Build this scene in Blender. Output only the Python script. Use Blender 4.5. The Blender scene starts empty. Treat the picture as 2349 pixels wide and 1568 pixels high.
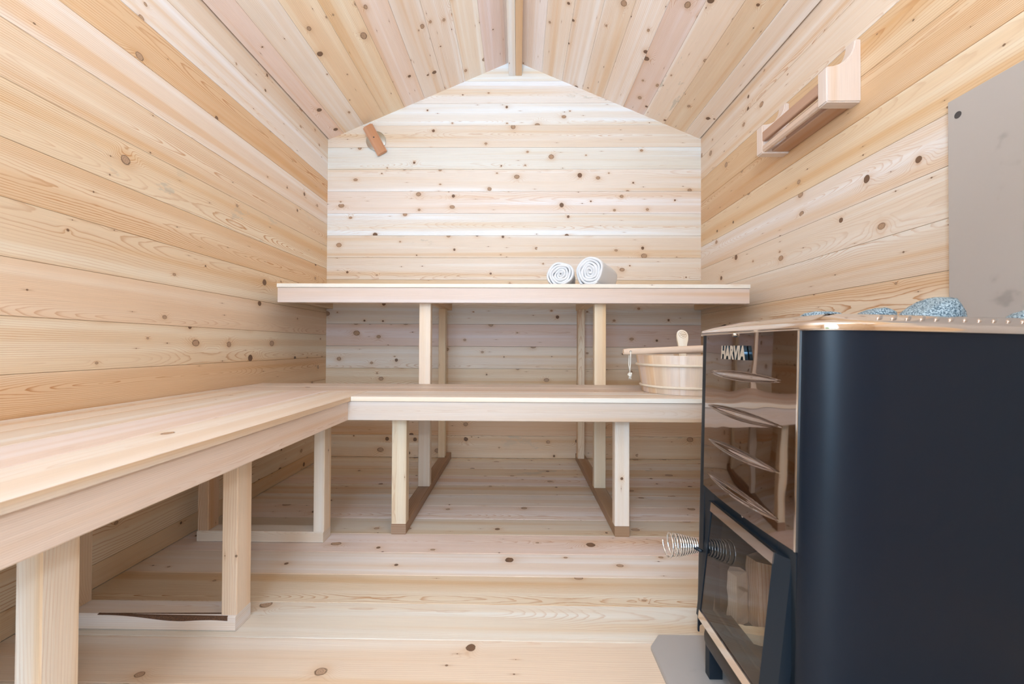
import bpy, bmesh, math, random
from mathutils import Vector, Matrix
random.seed(11)
S = bpy.context.scene
COL = S.collection
PI = math.pi

# ------------------------------------------------------------------ camera
FPX = 960.0
psi, phi, th = math.atan(13.5/FPX), math.atan(10/FPX), math.radians(.27)
F = Vector((-math.sin(psi)*math.cos(phi), math.cos(psi)*math.cos(phi), math.sin(phi)))
R = Vector((math.cos(psi), math.sin(psi), 0)); U = R.cross(F)
R2 = R*math.cos(th)+U*math.sin(th); U2 = -R*math.sin(th)+U*math.cos(th)
cd = bpy.data.cameras.new('camera'); cam = bpy.data.objects.new('camera', cd); COL.objects.link(cam)
cd.sensor_width = 36; cd.lens = FPX/2349*36; cd.clip_start = .01; cd.clip_end = 100
M = Matrix.Identity(4)
for i in range(3):
    M[i][0], M[i][1], M[i][2] = R2[i], U2[i], -F[i]
M.translation = Vector((0, 0, .68)); cam.matrix_world = M
cd.dof.use_dof = True; cd.dof.focus_distance = 2.1; cd.dof.aperture_fstop = 7
S.camera = cam
S.cycles.use_adaptive_sampling = True; S.cycles.adaptive_threshold = .05
S.cycles.max_bounces = 8; S.cycles.diffuse_bounces = 4; S.cycles.glossy_bounces = 3
S.cycles.caustics_reflective = False; S.cycles.caustics_refractive = False

# ------------------------------------------------------------------ light, sky, exposure
S.view_settings.view_transform = 'Standard'; S.view_settings.look = 'None'
S.view_settings.exposure = 0.11; S.view_settings.gamma = 1; S.view_settings.use_curve_mapping = False
SKY_STRENGTH = 3.0
FLASH_W = 9.0
DAY_W = 34.0
BOUNCE_W = 30.0
w = bpy.data.worlds.new('sky'); S.world = w; w.use_nodes = True
nt = w.node_tree; nt.nodes.clear()
tc = nt.nodes.new('ShaderNodeTexCoord'); sp = nt.nodes.new('ShaderNodeSeparateXYZ')
cr = nt.nodes.new('ShaderNodeValToRGB'); bg = nt.nodes.new('ShaderNodeBackground'); wo = nt.nodes.new('ShaderNodeOutputWorld')
mp = nt.nodes.new('ShaderNodeMapRange'); mp.inputs[1].default_value = -.5; mp.inputs[2].default_value = .8
nt.links.new(tc.outputs['Generated'], sp.inputs[0]); nt.links.new(sp.outputs[2], mp.inputs[0]); nt.links.new(mp.outputs[0], cr.inputs[0])
e = cr.color_ramp.elements
e[0].position = 0; e[0].color = (.11, .13, .11, 1); e[1].position = 1; e[1].color = (.66, .92, 1.18, 1)
for p_, c_ in ((.36, (.20, .24, .14, 1)), (.45, (.35, .42, .30, 1)), (.55, (.75, 1.0, 1.17, 1))):
    q = e.new(p_); q.color = c_
bg.inputs[1].default_value = SKY_STRENGTH
nt.links.new(cr.outputs[0], bg.inputs[0]); nt.links.new(bg.outputs[0], wo.inputs[0])

def light(name, kind, loc, energy, color, size=None, aim=None, size_y=None):
    ld = bpy.data.lights.new(name, kind); ld.energy = energy; ld.color = color
    if kind == 'AREA':
        ld.size = size
        if size_y: ld.shape = 'RECTANGLE'; ld.size_y = size_y
    elif size: ld.shadow_soft_size = size
    o = bpy.data.objects.new(name, ld); COL.objects.link(o); o.location = loc
    if aim: o.rotation_euler = (Vector(aim)-Vector(loc)).to_track_quat('-Z', 'Y').to_euler()
    return o
# the photographer's flash just above the lens and the daylight that fills the open door behind
light('camera_flash', 'POINT', (0, -.06, .90), FLASH_W, (.85, 1.02, 1.19), .05)
light('doorway_daylight', 'AREA', (-.38, -1.45, 1.15), DAY_W, (.66, .97, 1.36), .8, (-.05, 1.5, 1.25), 1.8)
# second flash head pointed up so that its light bounces off the ceiling
light('bounce_flash', 'AREA', (-.02, -.15, 1.50), BOUNCE_W, (.80, 1.01, 1.20), .5, (-.02, .25, 2.4))

# ------------------------------------------------------------------ node helpers
class G:
    def __init__(s, name):
        s.m = bpy.data.materials.new(name); s.m.use_nodes = True; s.t = s.m.node_tree; s.t.nodes.clear()
        s.out = s.t.nodes.new('ShaderNodeOutputMaterial')
    def n(s, ty, **kw):
        x = s.t.nodes.new(ty)
        for k, v in kw.items(): setattr(x, k, v)
        return x
    def put(s, sock, v):
        if isinstance(v, bpy.types.NodeSocket): s.t.links.new(v, sock)
        elif isinstance(v, bpy.types.Node): s.t.links.new(v.outputs[0], sock)
        else: sock.default_value = v
    def m_(s, op, a, b=0.0, c=0.0, clamp=False):
        x = s.n('ShaderNodeMath', operation=op); x.use_clamp = clamp
        s.put(x.inputs[0], a); s.put(x.inputs[1], b); s.put(x.inputs[2], c); return x.outputs[0]
    def xyz(s, a, b, c=0.0):
        x = s.n('ShaderNodeCombineXYZ'); s.put(x.inputs[0], a); s.put(x.inputs[1], b); s.put(x.inputs[2], c); return x.outputs[0]
    def noise(s, vec, detail=2.0, rough=.5, scale=1.0):
        x = s.n('ShaderNodeTexNoise'); s.put(x.inputs['Vector'], vec); x.inputs['Scale'].default_value = scale
        x.inputs['Detail'].default_value = detail; x.inputs['Roughness'].default_value = rough; return x.outputs[0]
    def rng(s, v, a, b, c=0.0, d=1.0, smooth=False):
        x = s.n('ShaderNodeMapRange'); x.interpolation_type = 'SMOOTHSTEP' if smooth else 'LINEAR'
        s.put(x.inputs[0], v); s.put(x.inputs[1], a); s.put(x.inputs[2], b); s.put(x.inputs[3], c); s.put(x.inputs[4], d); return x.outputs[0]
    def mix(s, f, a, b, mode='MIX'):
        x = s.n('ShaderNodeMix', data_type='RGBA', blend_type=mode); s.put(x.inputs[0], f); s.put(x.inputs[6], a); s.put(x.inputs[7], b); return x.outputs[2]
    def bsdf(s, **kw):
        x = s.n('ShaderNodeBsdfPrincipled')
        for k, v in kw.items(): s.put(x.inputs[k.replace('_', ' ')], v)
        s.t.links.new(x.outputs[0], s.out.inputs[0]); return x

def simple(name, col, rough=.5, metal=0.0, noise_amt=0.0, scale=40, bump=0.0, spec=.5):
    g = G(name); tc = g.n('ShaderNodeTexCoord')
    v = g.noise(tc.outputs['Object'], 3, .6, scale)
    f = g.rng(v, .3, .7, 1-noise_amt, 1+noise_amt)
    c = g.mix(1.0, (*col, 1), g.xyz(f, f, f), 'MULTIPLY')
    b = g.bsdf(Base_Color=c, Roughness=g.rng(v, .3, .7, rough*.9, rough*1.1), Metallic=metal)
    b.inputs['Specular IOR Level'].default_value = spec
    if bump:
        bp = g.n('ShaderNodeBump'); bp.inputs['Strength'].default_value = bump; bp.inputs['Distance'].default_value = .002
        g.put(bp.inputs['Height'], v); g.put(b.inputs['Normal'], bp.outputs[0])
    return g.m

def plain(name, col, rough=.5, metal=0.0, spec=.5):
    g = G(name); b = g.bsdf(Base_Color=(*col, 1), Roughness=rough, Metallic=metal); b.inputs['Specular IOR Level'].default_value = spec
    return g.m

def wood_material(name, knots=1.0, ring=190.0, grain_amt=.85, rough=.42, spec=.35):
    g = G(name)
    uvn = g.n('ShaderNodeUVMap', uv_map='UVMap'); s = g.n('ShaderNodeSeparateXYZ'); g.put(s.inputs[0], uvn.outputs[0])
    u, v = s.outputs[0], s.outputs[1]
    at = g.n('ShaderNodeVertexColor', layer_name='tint'); base = at.outputs[0]; rnd = at.outputs[1]
    off = g.m_('MULTIPLY', rnd, 37.0)
    # knots: a point in each cell of the board, in real metres
    def knotset(cu, cv, rmin, rmax, thr, seed):
        ku = g.m_('ADD', g.m_('DIVIDE', u, cu), seed); kv = g.m_('ADD', g.m_('DIVIDE', v, cv), g.m_('ADD', off, seed*1.7))
        vo = g.n('ShaderNodeTexVoronoi', voronoi_dimensions='2D', feature='F1'); g.put(vo.inputs['Vector'], g.xyz(ku, kv)); vo.inputs['Scale'].default_value = 1
        ps = g.n('ShaderNodeSeparateXYZ'); g.put(ps.inputs[0], vo.outputs['Position'])
        cs = g.n('ShaderNodeSeparateColor'); g.put(cs.inputs[0], vo.outputs['Color'])
        du = g.m_('MULTIPLY', g.m_('SUBTRACT', ku, ps.outputs[0]), cu); dv = g.m_('MULTIPLY', g.m_('SUBTRACT', kv, ps.outputs[1]), cv)
        has = g.m_('GREATER_THAN', cs.outputs[0], thr)
        rad = g.m_('ADD', rmin, g.m_('MULTIPLY', g.m_('POWER', cs.outputs[1], 1.6), rmax-rmin))
        du2 = g.m_('MULTIPLY', du, g.m_('ADD', .65, g.m_('MULTIPLY', cs.outputs[2], .45)))
        d = g.m_('SQRT', g.m_('ADD', g.m_('MULTIPLY', du2, du2), g.m_('MULTIPLY', dv, dv)))
        rel = g.m_('DIVIDE', d, rad)
        ve = g.n('ShaderNodeTexVoronoi', voronoi_dimensions='2D', feature='DISTANCE_TO_EDGE'); g.put(ve.inputs['Vector'], g.xyz(ku, kv)); ve.inputs['Scale'].default_value = 1
        return du, dv, has, rad, rel, cs, g.rng(ve.outputs['Distance'], 0, .22, 0, 1, True)
    du, dv, has, rad, rel, cs, inner = knotset(.17, .072, .0035, .0145, g.m_('ADD', 1-.60*knots if knots < 1 else .56, g.m_('MULTIPLY', g.m_('FRACT', g.m_('MULTIPLY', rnd, 5.3)), .34)), 3.3)
    du_b, dv_b, has_b, rad_b, rel_b, cs_b, inner_b = knotset(.13, .07, .0010, .0032, 1-.22*knots, 9.1)
    wob = g.noise(g.xyz(g.m_('MULTIPLY', u, 90), g.m_('MULTIPLY', v, 90), off), 2, .6)
    relw = g.m_('ADD', rel, g.m_('MULTIPLY', g.m_('SUBTRACT', wob, .5), .5))
    # grain that flows round the knots
    infl = g.m_('MULTIPLY', has, g.m_('EXPONENT', g.m_('MULTIPLY', g.m_('POWER', g.m_('MULTIPLY', rel, .36), 2.0), -1.0)))
    streamu = g.m_('EXPONENT', g.m_('MULTIPLY', g.m_('POWER', g.m_('DIVIDE', du, g.m_('MULTIPLY', rad, 4.4)), 2.0), -1.0))
    streamv = g.m_('EXPONENT', g.m_('MULTIPLY', g.m_('POWER', g.m_('DIVIDE', dv, g.m_('MULTIPLY', rad, 2.6)), 2.0), -1.0))
    flow = g.m_('MULTIPLY', g.m_('MULTIPLY', has, inner), g.m_('MULTIPLY', streamu, streamv))
    n1 = g.noise(g.xyz(g.m_('MULTIPLY', u, .7), g.m_('MULTIPLY', v, 2.0), off), 2, .5)
    n2 = g.noise(g.xyz(g.m_('MULTIPLY', u, 3), g.m_('MULTIPLY', v, 15), off), 4, .6)
    hh = g.m_('MULTIPLY', g.m_('SUBTRACT', n1, .42), .26)
    c1 = g.m_('ADD', v, g.m_('MULTIPLY', g.m_('SUBTRACT', g.m_('FRACT', g.m_('MULTIPLY', rnd, 7.31)), .5), .16))
    rr = g.m_('SQRT', g.m_('ADD', g.m_('MULTIPLY', c1, c1), g.m_('MULTIPLY', hh, hh)))
    rr = g.m_('ADD', rr, g.m_('MULTIPLY', n2, .014))
    rr = g.m_('ADD', rr, g.m_('MULTIPLY', flow, g.m_('MULTIPLY', rad, 2.2)))
    dens = g.m_('ADD', ring*.65, g.m_('MULTIPLY', g.m_('FRACT', g.m_('MULTIPLY', rnd, 3.7)), ring*.8))
    ph = g.m_('MULTIPLY', rr, dens)
    saw = g.m_('FRACT', ph)
    late = g.m_('MULTIPLY', g.rng(saw, .52, .94, 0, 1, True), g.rng(saw, .93, 1.0, 1, 0, True))
    ampn = g.noise(g.xyz(g.m_('MULTIPLY', u, 1.6), g.m_('MULTIPLY', v, 14), g.m_('ADD', off, 5.0)), 2, .5)
    amp = g.m_('MAXIMUM', g.rng(ampn, .32, .66, .22, 1.0), g.m_('MULTIPLY', flow, 1.3))
    bs = g.n('ShaderNodeSeparateColor'); g.put(bs.inputs[0], base)
    own = g.m_('MULTIPLY', g.rng(g.m_('FRACT', g.m_('MULTIPLY', rnd, 11.9)), 0, 1, .35, 1.15), g.rng(bs.outputs[2], .45, .80, 1.1, .55))
    late = g.m_('MULTIPLY', g.m_('MULTIPLY', g.m_('POWER', late, 1.6), amp), own)
    fib = g.noise(g.xyz(g.m_('MULTIPLY', u, 9), g.m_('MULTIPLY', v, 520), off), 2, .6)
    band = g.noise(g.xyz(g.m_('MULTIPLY', u, .35), g.m_('MULTIPLY', v, 17), g.m_('ADD', off, 11.0)), 2, .55)
    # colours
    light_c = g.mix(1.0, base, (1.07, 1.17, 1.30, 1), 'MULTIPLY')
    dark_c = g.mix(1.0, base, (.94, .82, .67, 1), 'MULTIPLY')
    col = g.mix(g.rng(band, .50, .68, 0, 1, True), base, light_c)
    col = g.mix(g.rng(band, .47, .30, 0, 1, True), col, dark_c)
    col = g.mix(g.m_('MULTIPLY', late, grain_amt), col, g.mix(1.0, col, (.66, .38, .19, 1), 'MULTIPLY'))
    fb = g.rng(fib, .3, .7, .955, 1.035)
    col = g.mix(1.0, col, g.xyz(fb, fb, fb), 'MULTIPLY')
    # blue stain, only on a few boards
    stn = g.noise(g.xyz(g.m_('MULTIPLY', u, 7), g.m_('MULTIPLY', v, 16), off), 4, .6)
    stm = g.m_('MULTIPLY', g.m_('GREATER_THAN', rnd, .90 if knots >= 1 else 2.0), g.m_('MULTIPLY', g.rng(stn, .57, .63, 0, .55, True), g.rng(n1, .45, .55, 0, 1, True)))
    col = g.mix(stm, col, (.50, .46, .38, 1))
    # halo and body of the knots
    halo = g.m_('MULTIPLY', g.m_('MULTIPLY', has, inner), g.m_('ADD', g.m_('MULTIPLY', streamv, g.m_('MULTIPLY', streamu, .16)), g.m_('MULTIPLY', .42, g.m_('EXPONENT', g.m_('MULTIPLY', g.m_('POWER', g.m_('MULTIPLY', relw, .62), 2.0), -1.0)))))
    col = g.mix(halo, col, (.64, .38, .19, 1))
    body = g.m_('MULTIPLY', g.m_('MULTIPLY', has, g.rng(inner, .02, .12)), g.rng(relw, 1.08, .92, 0, 1, True))
    core_dark = g.m_('MULTIPLY', g.m_('GREATER_THAN', cs.outputs[2], .62), 1.0)
    rings = g.rng(g.m_('FRACT', g.m_('MULTIPLY', relw, 2.6)), .2, .9, .75, 1.1)
    kc = g.mix(core_dark, (.52, .33, .21, 1), (.22, .12, .07, 1))
    kc = g.mix(1.0, kc, g.xyz(rings, rings, rings), 'MULTIPLY')
    col = g.mix(body, col, kc)
    rim = g.m_('MULTIPLY', g.m_('MULTIPLY', has, g.rng(inner, .02, .12)), g.m_('MULTIPLY', g.rng(relw, .72, .94, 0, 1, True), g.rng(relw, 1.14, .99, 0, 1, True)))
    col = g.mix(g.m_('MULTIPLY', rim, g.rng(wob, .35, .6, .25, .85)), col, (.15, .08, .045, 1))
    # pin knots
    streak = g.m_('MULTIPLY', g.m_('EXPONENT', g.m_('MULTIPLY', g.m_('POWER', g.m_('DIVIDE', du_b, .012), 2.0), -1.0)), g.m_('EXPONENT', g.m_('MULTIPLY', g.m_('POWER', g.m_('DIVIDE', dv_b, .0022), 2.0), -1.0)))
    col = g.mix(g.m_('MULTIPLY', has_b, g.m_('MULTIPLY', streak, .5)), col, (.45, .23, .10, 1))
    col = g.mix(g.m_('MULTIPLY', has_b, g.rng(rel_b, 1.15, .75, 0, .85, True)), col, (.16, .08, .04, 1))
    b = g.bsdf(Base_Color=col, Roughness=g.rng(late, 0, 1, rough+.06, rough-.04))
    b.inputs['Specular IOR Level'].default_value = spec
    bp = g.n('ShaderNodeBump'); bp.inputs['Strength'].default_value = .22; bp.inputs['Distance'].default_value = .001
    g.put(bp.inputs['Height'], fib); g.put(b.inputs['Normal'], bp.outputs[0])
    return g.m

WOOD = wood_material('knotty_cedar')
CLEAR = wood_material('clear_cedar', knots=.22, ring=260, grain_amt=.42)
PALE = wood_material('pale_aspen', knots=0.0, ring=420, grain_amt=.30, rough=.55)
# board tints, linear
TW = (.87, .775, .69); TT = (.81, .62, .435); TO = (.76, .515, .315); TK = (.82, .655, .56); TP = (.85, .70, .575); TG = (.78, .665, .56)
def jit(c, a=.035):
    k = random.uniform(1-a, 1+a); return tuple(max(0, min(.95, x*k*random.uniform(.985, 1.015))) for x in c)

# ------------------------------------------------------------------ mesh helpers
def new_bm():
    bm = bmesh.new(); bm.loops.layers.uv.new('UVMap'); bm.loops.layers.float_color.new('tint'); return bm
def obj(name, bm, mat, parent=None, smooth=False, recalc=True, xf=None):
    if xf:
        for v in bm.verts: v.co = xf(v.co)
    if recalc: bmesh.ops.recalc_face_normals(bm, faces=bm.faces)
    me = bpy.data.meshes.new(name); bm.to_mesh(me); bm.free()
    for m in (mat if isinstance(mat, (list, tuple)) else [mat]): me.materials.append(m)
    if smooth:
        for p in me.polygons: p.use_smooth = True
        if smooth != True:
            me.set_sharp_from_angle(angle=math.radians(smooth))
    o = bpy.data.objects.new(name, me); COL.objects.link(o)
    if parent:
        o.parent = parent; o.matrix_parent_inverse = parent.matrix_world.inverted()
    return o
def thing(name, label, cat, loc=(0, 0, 0), group=None):
    o = bpy.data.objects.new(name, None); COL.objects.link(o); o.location = loc; o.empty_display_size = .05
    o['label'] = label; o['category'] = cat
    if group: o['group'] = group
    bpy.context.view_layer.update()
    return o
def tag(o, label, cat, group=None):
    o['label'] = label; o['category'] = cat
    if group: o['group'] = group
    return o
def struct(o, label=None, cat=None):
    o['kind'] = 'structure'
    if label: o['label'] = label
    if cat: o['category'] = cat
    return o

def board(bm, O, Ud, Vd, L, W, T, tint, ch=.0010, cut0=None, cut1=None, backch=0.0, piece=None, edge=None):
    """Lumber: front face at O, length L along Ud, width W along Vd, thickness T behind the face (N = Ud x Vd outward).
    cut0/cut1 = (u at v=0, u at v=W) for slanted ends."""
    O = Vector(O); Ud = Vector(Ud).normalized(); Vd = Vector(Vd).normalized(); N = Ud.cross(Vd)
    uvl = bm.loops.layers.uv['UVMap']; cl = bm.loops.layers.float_color['tint']
    cut0 = cut0 or (0, 0); cut1 = cut1 or (L, L); b = backch
    prof = [(0, -ch), (ch, 0), (W-ch, 0), (W, -ch), (W, -T+b), (W-b, -T), (b, -T), (0, -T+b)] if b else [(0, -ch), (ch, 0), (W-ch, 0), (W, -ch), (W, -T), (0, -T)]
    per = [0.0]
    for i in range(len(prof)):
        a, c = prof[i], prof[(i+1) % len(prof)]; per.append(per[-1]+math.dist(a, c))
    uo = random.uniform(0, 60); rnd = random.random(); sv = -W/2-ch*1.4
    if piece: uo, rnd = piece[0], piece[1]; sv += piece[2]
    col = (*tint, rnd)
    rings = []
    for c in (cut0, cut1):
        rings.append([bm.verts.new(O+Ud*(c[0]+(c[1]-c[0])*p[0]/W)+Vd*p[0]+N*p[1]) for p in prof])
    k = len(prof)
    for i in range(k):
        j = (i+1) % k
        f = bm.faces.new((rings[0][i], rings[1][i], rings[1][j], rings[0][j]))
        for lp, (ri, pi, pe) in zip(f.loops, ((0, i, i), (1, i, i), (1, j, i+1), (0, j, i+1))):
            uu = (rings[ri][pi].co-O).dot(Ud)
            lp[uvl].uv = (uu+uo, sv+per[pe]); lp[cl] = (*edge, rnd) if edge and i == k-1 else col
    for r, sgn in ((rings[0], -1), (rings[1], 1)):
        f = bm.faces.new(r if sgn > 0 else r[::-1])
        for lp in f.loops:
            d = lp.vert.co-O
            lp[uvl].uv = (d.dot(N)*.6+uo+5, d.dot(Vd)-W/2); lp[cl] = (*[x*.93 for x in tint], rnd)

def lumber(bm, x0, x1, y0, y1, z0, z1, axis, tint, ch=.002):
    """An eased-edge bar filling the box, grain along axis; the wide clear face is chosen toward -y or +z."""
    if axis == 'x':   # front face toward -y
        board(bm, (x0, y0, z0), (1, 0, 0), (0, 0, 1), x1-x0, z1-z0, y1-y0, tint, ch, backch=ch)
    elif axis == 'y':  # front face toward +x
        board(bm, (x1, y0, z0), (0, 1, 0), (0, 0, 1), y1-y0, z1-z0, x1-x0, tint, ch, backch=ch)
    else:             # vertical, front face toward -y : U x V = N ; z x (-x)= -y
        board(bm, (x1, y0, z0), (0, 0, 1), (-1, 0, 0), z1-z0, x1-x0, y1-y0, tint, ch, backch=ch)
def lum(name, parent, box, axis, tint, mat=None, ch=.002):
    bm = new_bm(); lumber(bm, *box, axis, jit(tint), ch); return obj(name, bm, mat or WOOD, parent)
def box(bm, x0, x1, y0, y1, z0, z1, bev=0.0, tint=None):
    vs = [bm.verts.new((x, y, z)) for x in (x0, x1) for y in (y0, y1) for z in (z0, z1)]
    fs = [bm.faces.new([vs[i] for i in q]) for q in ((0, 1, 3, 2), (4, 6, 7, 5), (0, 4, 5, 1), (2, 3, 7, 6), (0, 2, 6, 4), (1, 5, 7, 3))]
    if bev:
        es = list({e for f in fs for e in f.edges})
        bmesh.ops.bevel(bm, geom=es, offset=bev, segments=2, profile=.6, affect='EDGES')
    return fs
def paint(bm, tint, rnd=None, udir=2, vdir=0):
    """Give free-form wood the board attributes: UV in metres with the grain along axis udir."""
    uvl = bm.loops.layers.uv['UVMap']; cl = bm.loops.layers.float_color['tint']; rnd = random.random() if rnd is None else rnd
    uo = random.uniform(0, 50); od = [i for i in range(3) if i != udir]
    for f in bm.faces:
        f.normal_update(); nn = f.normal
        vd = od[0] if abs(nn[od[0]]) < abs(nn[od[1]]) else od[1]
        for lp in f.loops:
            c = lp.vert.co; lp[uvl].uv = (c[udir]+uo, c[vd]*1.0+.013); lp[cl] = (*tint, rnd)
def tube(bm, pts, r, seg=10, closed=False, caps=True):
    pts = [Vector(p) for p in pts]; n = len(pts); rs = r if isinstance(r, (list, tuple)) else [r]*n
    rings = []; prev = None
    for i, p in enumerate(pts):
        if closed: t = (pts[(i+1) % n]-pts[i-1]).normalized()
        else: t = (pts[min(i+1, n-1)]-pts[max(i-1, 0)]).normalized()
        if prev is None:
            a = t.orthogonal().normalized()
        else:
            a = (prev-t*prev.dot(t)).normalized()
        prev = a; b = t.cross(a)
        rings.append([bm.verts.new(p+(a*math.cos(2*PI*k/seg)+b*math.sin(2*PI*k/seg))*rs[i]) for k in range(seg)])
    for i in range(n if closed else n-1):
        A, B = rings[i], rings[(i+1) % n]
        if closed and i == n-1:   # align the seam
            sh = min(range(seg), key=lambda s: (A[0].co-B[s].co).length); B = B[sh:]+B[:sh]
        for k in range(seg): bm.faces.new((A[k], A[(k+1) % seg], B[(k+1) % seg], B[k]))
    if caps and not closed:
        bm.faces.new(rings[0][::-1]); bm.faces.new(rings[-1])
def lathe(bm, prof, c, seg=48, axis=None):
    """prof [(r, h)], closed profile loop, around z at c."""
    rings = [[bm.verts.new((c[0]+r*math.cos(2*PI*k/seg), c[1]+r*math.sin(2*PI*k/seg), c[2]+h)) for k in range(seg)] for r, h in prof]
    n = len(prof)
    for i in range(n):
        A, B = rings[i], rings[(i+1) % n]
        for k in range(seg): bm.faces.new((A[k], A[(k+1) % seg], B[(k+1) % seg], B[k]))
def prism(bm, poly, d0, d1, place):
    """poly of (a, b) points swept from d0 to d1; place(a, b, d) -> xyz."""
    A = [bm.verts.new(place(a, b, d0)) for a, b in poly]; B = [bm.verts.new(place(a, b, d1)) for a, b in poly]
    n = len(poly)
    for i in range(n): bm.faces.new((A[i], A[(i+1) % n], B[(i+1) % n], B[i]))
    bm.faces.new(A[::-1]); bm.faces.new(B)

# ------------------------------------------------------------------ room shell
XL, XR, YB, YF = -1.177, 1.110, 2.553, -.80
ZE, ZA, XA = 1.9686, 2.456, -.0335
P = .1357; GAP = .0004
def shade_backing(bm, x0, x1, y0, y1, z0, z1, tint=TT):
    lumber(bm, x0, x1, y0, y1, z0, z1, 'x', tint, .001)

# floor: boards run left-right, joints measured from the back wall
bm = new_bm(); yj = YB-.65*P+.001; edges = [YB]
while yj > YF: edges.append(yj); yj -= P
edges.append(YF)
FT = [(.83, .665, .50), (.86, .735, .62), (.84, .69, .595)]
ft = [TT, TP, TT, TK, TT, TP, TK, TG, TK, TP, TT, TP, TT, TP, TT, TP, TP, TT]
for i in range(len(edges)-1):
    y1, y0 = edges[i], edges[i+1]
    if y1-y0 < .01: continue
    board(bm, (XL, y0+GAP, 0), (1, 0, 0), (0, 1, 0), XR-XL, y1-y0-2*GAP, .02, jit({TT: FT[0], TP: FT[1], TK: FT[2]}.get(ft[i % len(ft)], ft[i % len(ft)])))
lumber(bm, XL-.05, XR+.05, YF-.05, YB+.05, -.06, -.021, 'x', TT)
struct(obj('floor', bm, WOOD), 'knotty pale cedar board floor', 'floor')

# back wall
bm = new_bm()
BW = (.90, .855, .80); BT = (.87, .745, .635); BK = (.87, .765, .69)
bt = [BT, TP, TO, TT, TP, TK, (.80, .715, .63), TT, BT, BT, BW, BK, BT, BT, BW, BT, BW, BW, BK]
bt[0] = TT; bt[1] = (.78, .57, .39); bt[2] = (.74, .49, .30); bt[13] = BW; bt[14] = BT; bt[15] = BW; bt[12] = (.90, .82, .73)  # lowest boards tinted more orange to carry the warm shade under the benches
def xa(z, side):   # the slope line of the ceiling at height z
    if z <= ZE: return XL if side < 0 else XR
    t = (z-ZE)/(ZA-ZE); return (XL if side < 0 else XR)*(1-t)+XA*t
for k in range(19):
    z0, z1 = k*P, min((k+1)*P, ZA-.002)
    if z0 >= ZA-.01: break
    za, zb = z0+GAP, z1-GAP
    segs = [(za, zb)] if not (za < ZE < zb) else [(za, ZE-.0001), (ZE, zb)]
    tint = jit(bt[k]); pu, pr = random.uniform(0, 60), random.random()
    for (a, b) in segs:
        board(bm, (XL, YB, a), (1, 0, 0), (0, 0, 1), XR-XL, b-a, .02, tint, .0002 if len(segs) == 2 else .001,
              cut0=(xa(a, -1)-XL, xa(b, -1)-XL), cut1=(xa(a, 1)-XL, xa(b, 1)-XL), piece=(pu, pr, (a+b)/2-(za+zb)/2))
prism(bm, [(XL-.05, -.05), (XR+.05, -.05), (XR+.05, ZE+.05), (XA, ZA+.05), (XL-.05, ZE+.05)], YB+.021, YB+.06, lambda a, b, d: (a, d, b))
struct(obj('wall_back', bm, WOOD), 'gabled back wall of horizontal knotty cedar boards', 'wall')

# side walls: boards run front-back
lt = [TT, TT, TT, TT, TO, TT, TT, TT, TT, TT, TT, TT, TO, TW, TP]
rt = [TT, TT, TT, TT, TT, TO, TT, TP, TP, TW, TT, TO, TO, TP, TP]
lt[8] = (.75, .53, .33); lt[11] = TP
def sidewall(name, x, nrm, tints, label):
    bm = new_bm(); z = 0.0; k = 0
    while z < ZE-.005:
        z1 = min((k+.49)*P, ZE)
        if nrm > 0: board(bm, (x, YF, z+GAP), (0, 1, 0), (0, 0, 1), YB-YF, z1-z-2*GAP, .02, jit(tints[k % 15]))
        else: board(bm, (x, YB, z+GAP), (0, -1, 0), (0, 0, 1), YB-YF, z1-z-2*GAP, .02, jit(tints[k % 15]))
        z = z1; k += 1
    a, b = (x-.06, x-.021) if nrm > 0 else (x+.021, x+.06)
    box(bm, a, b, YF-.05, YB+.05, -.05, ZE+.05)
    return struct(obj(name, bm, WOOD), label, 'wall')
sidewall('wall_left', XL, 1, lt, 'left wall of horizontal knotty cedar boards')
sidewall('wall_right', XR, -1, rt, 'right wall of horizontal knotty cedar boards')

# ceiling: two slopes, boards run front-back
bm = new_bm()
cl_ = [TK, TG, (.82, .62, .40), (.84, .66, .46), TK, TP, TP, TP, TK, TK]; cl_[1] = TP
cr_ = [TP, TT, TP, TK, TP, TP, TP, TP, TP, TT]
cl_ = [tuple(min(.9, a*b) for a, b in zip(c, (1.08, 1.09, 1.13))) for c in cl_]; cr_ = [tuple(min(.92, a*b) for a, b in zip(c, (1.08, 1.09, 1.13))) for c in cr_]
for side, tints in ((-1, cl_), (1, cr_)):
    E = Vector((XL if side < 0 else XR, 0, ZE)); A = Vector((XA, 0, ZA)); d = (A-E); Ls = d.length; d.normalize()
    s = 0.0; k = 0
    while s < Ls-.003:
        s1 = min(.098+k*P, Ls) if k else .098
        o = E+d*(s+GAP)
        wd = s1-s-2*GAP
        if side < 0: board(bm, (o.x, YB, o.z), (0, -1, 0), d, YB-YF, wd, .02, jit(tints[k % 10]))
        else: board(bm, (o.x, YF, o.z), (0, 1, 0), d, YB-YF, wd, .02, jit(tints[k % 10]))
        s = s1; k += 1
    n = Vector((-d.z, 0, d.x)) if side < 0 else Vector((d.z, 0, -d.x))
    if n.z < 0: n = -n
    e2 = E+n*.021-d*.06; a2 = A+n*.021+d*.05; e3 = e2+n*.03; a3 = a2+n*.03
    prism(bm, [(e2.x, e2.z), (a2.x, a2.z), (a3.x, a3.z), (e3.x, e3.z)], YF-.05, YB+.05, lambda a, b, q: (a, q, b))
struct(obj('ceiling', bm, WOOD), 'pitched ceiling of knotty cedar boards meeting at a ridge', 'ceiling')

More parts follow.
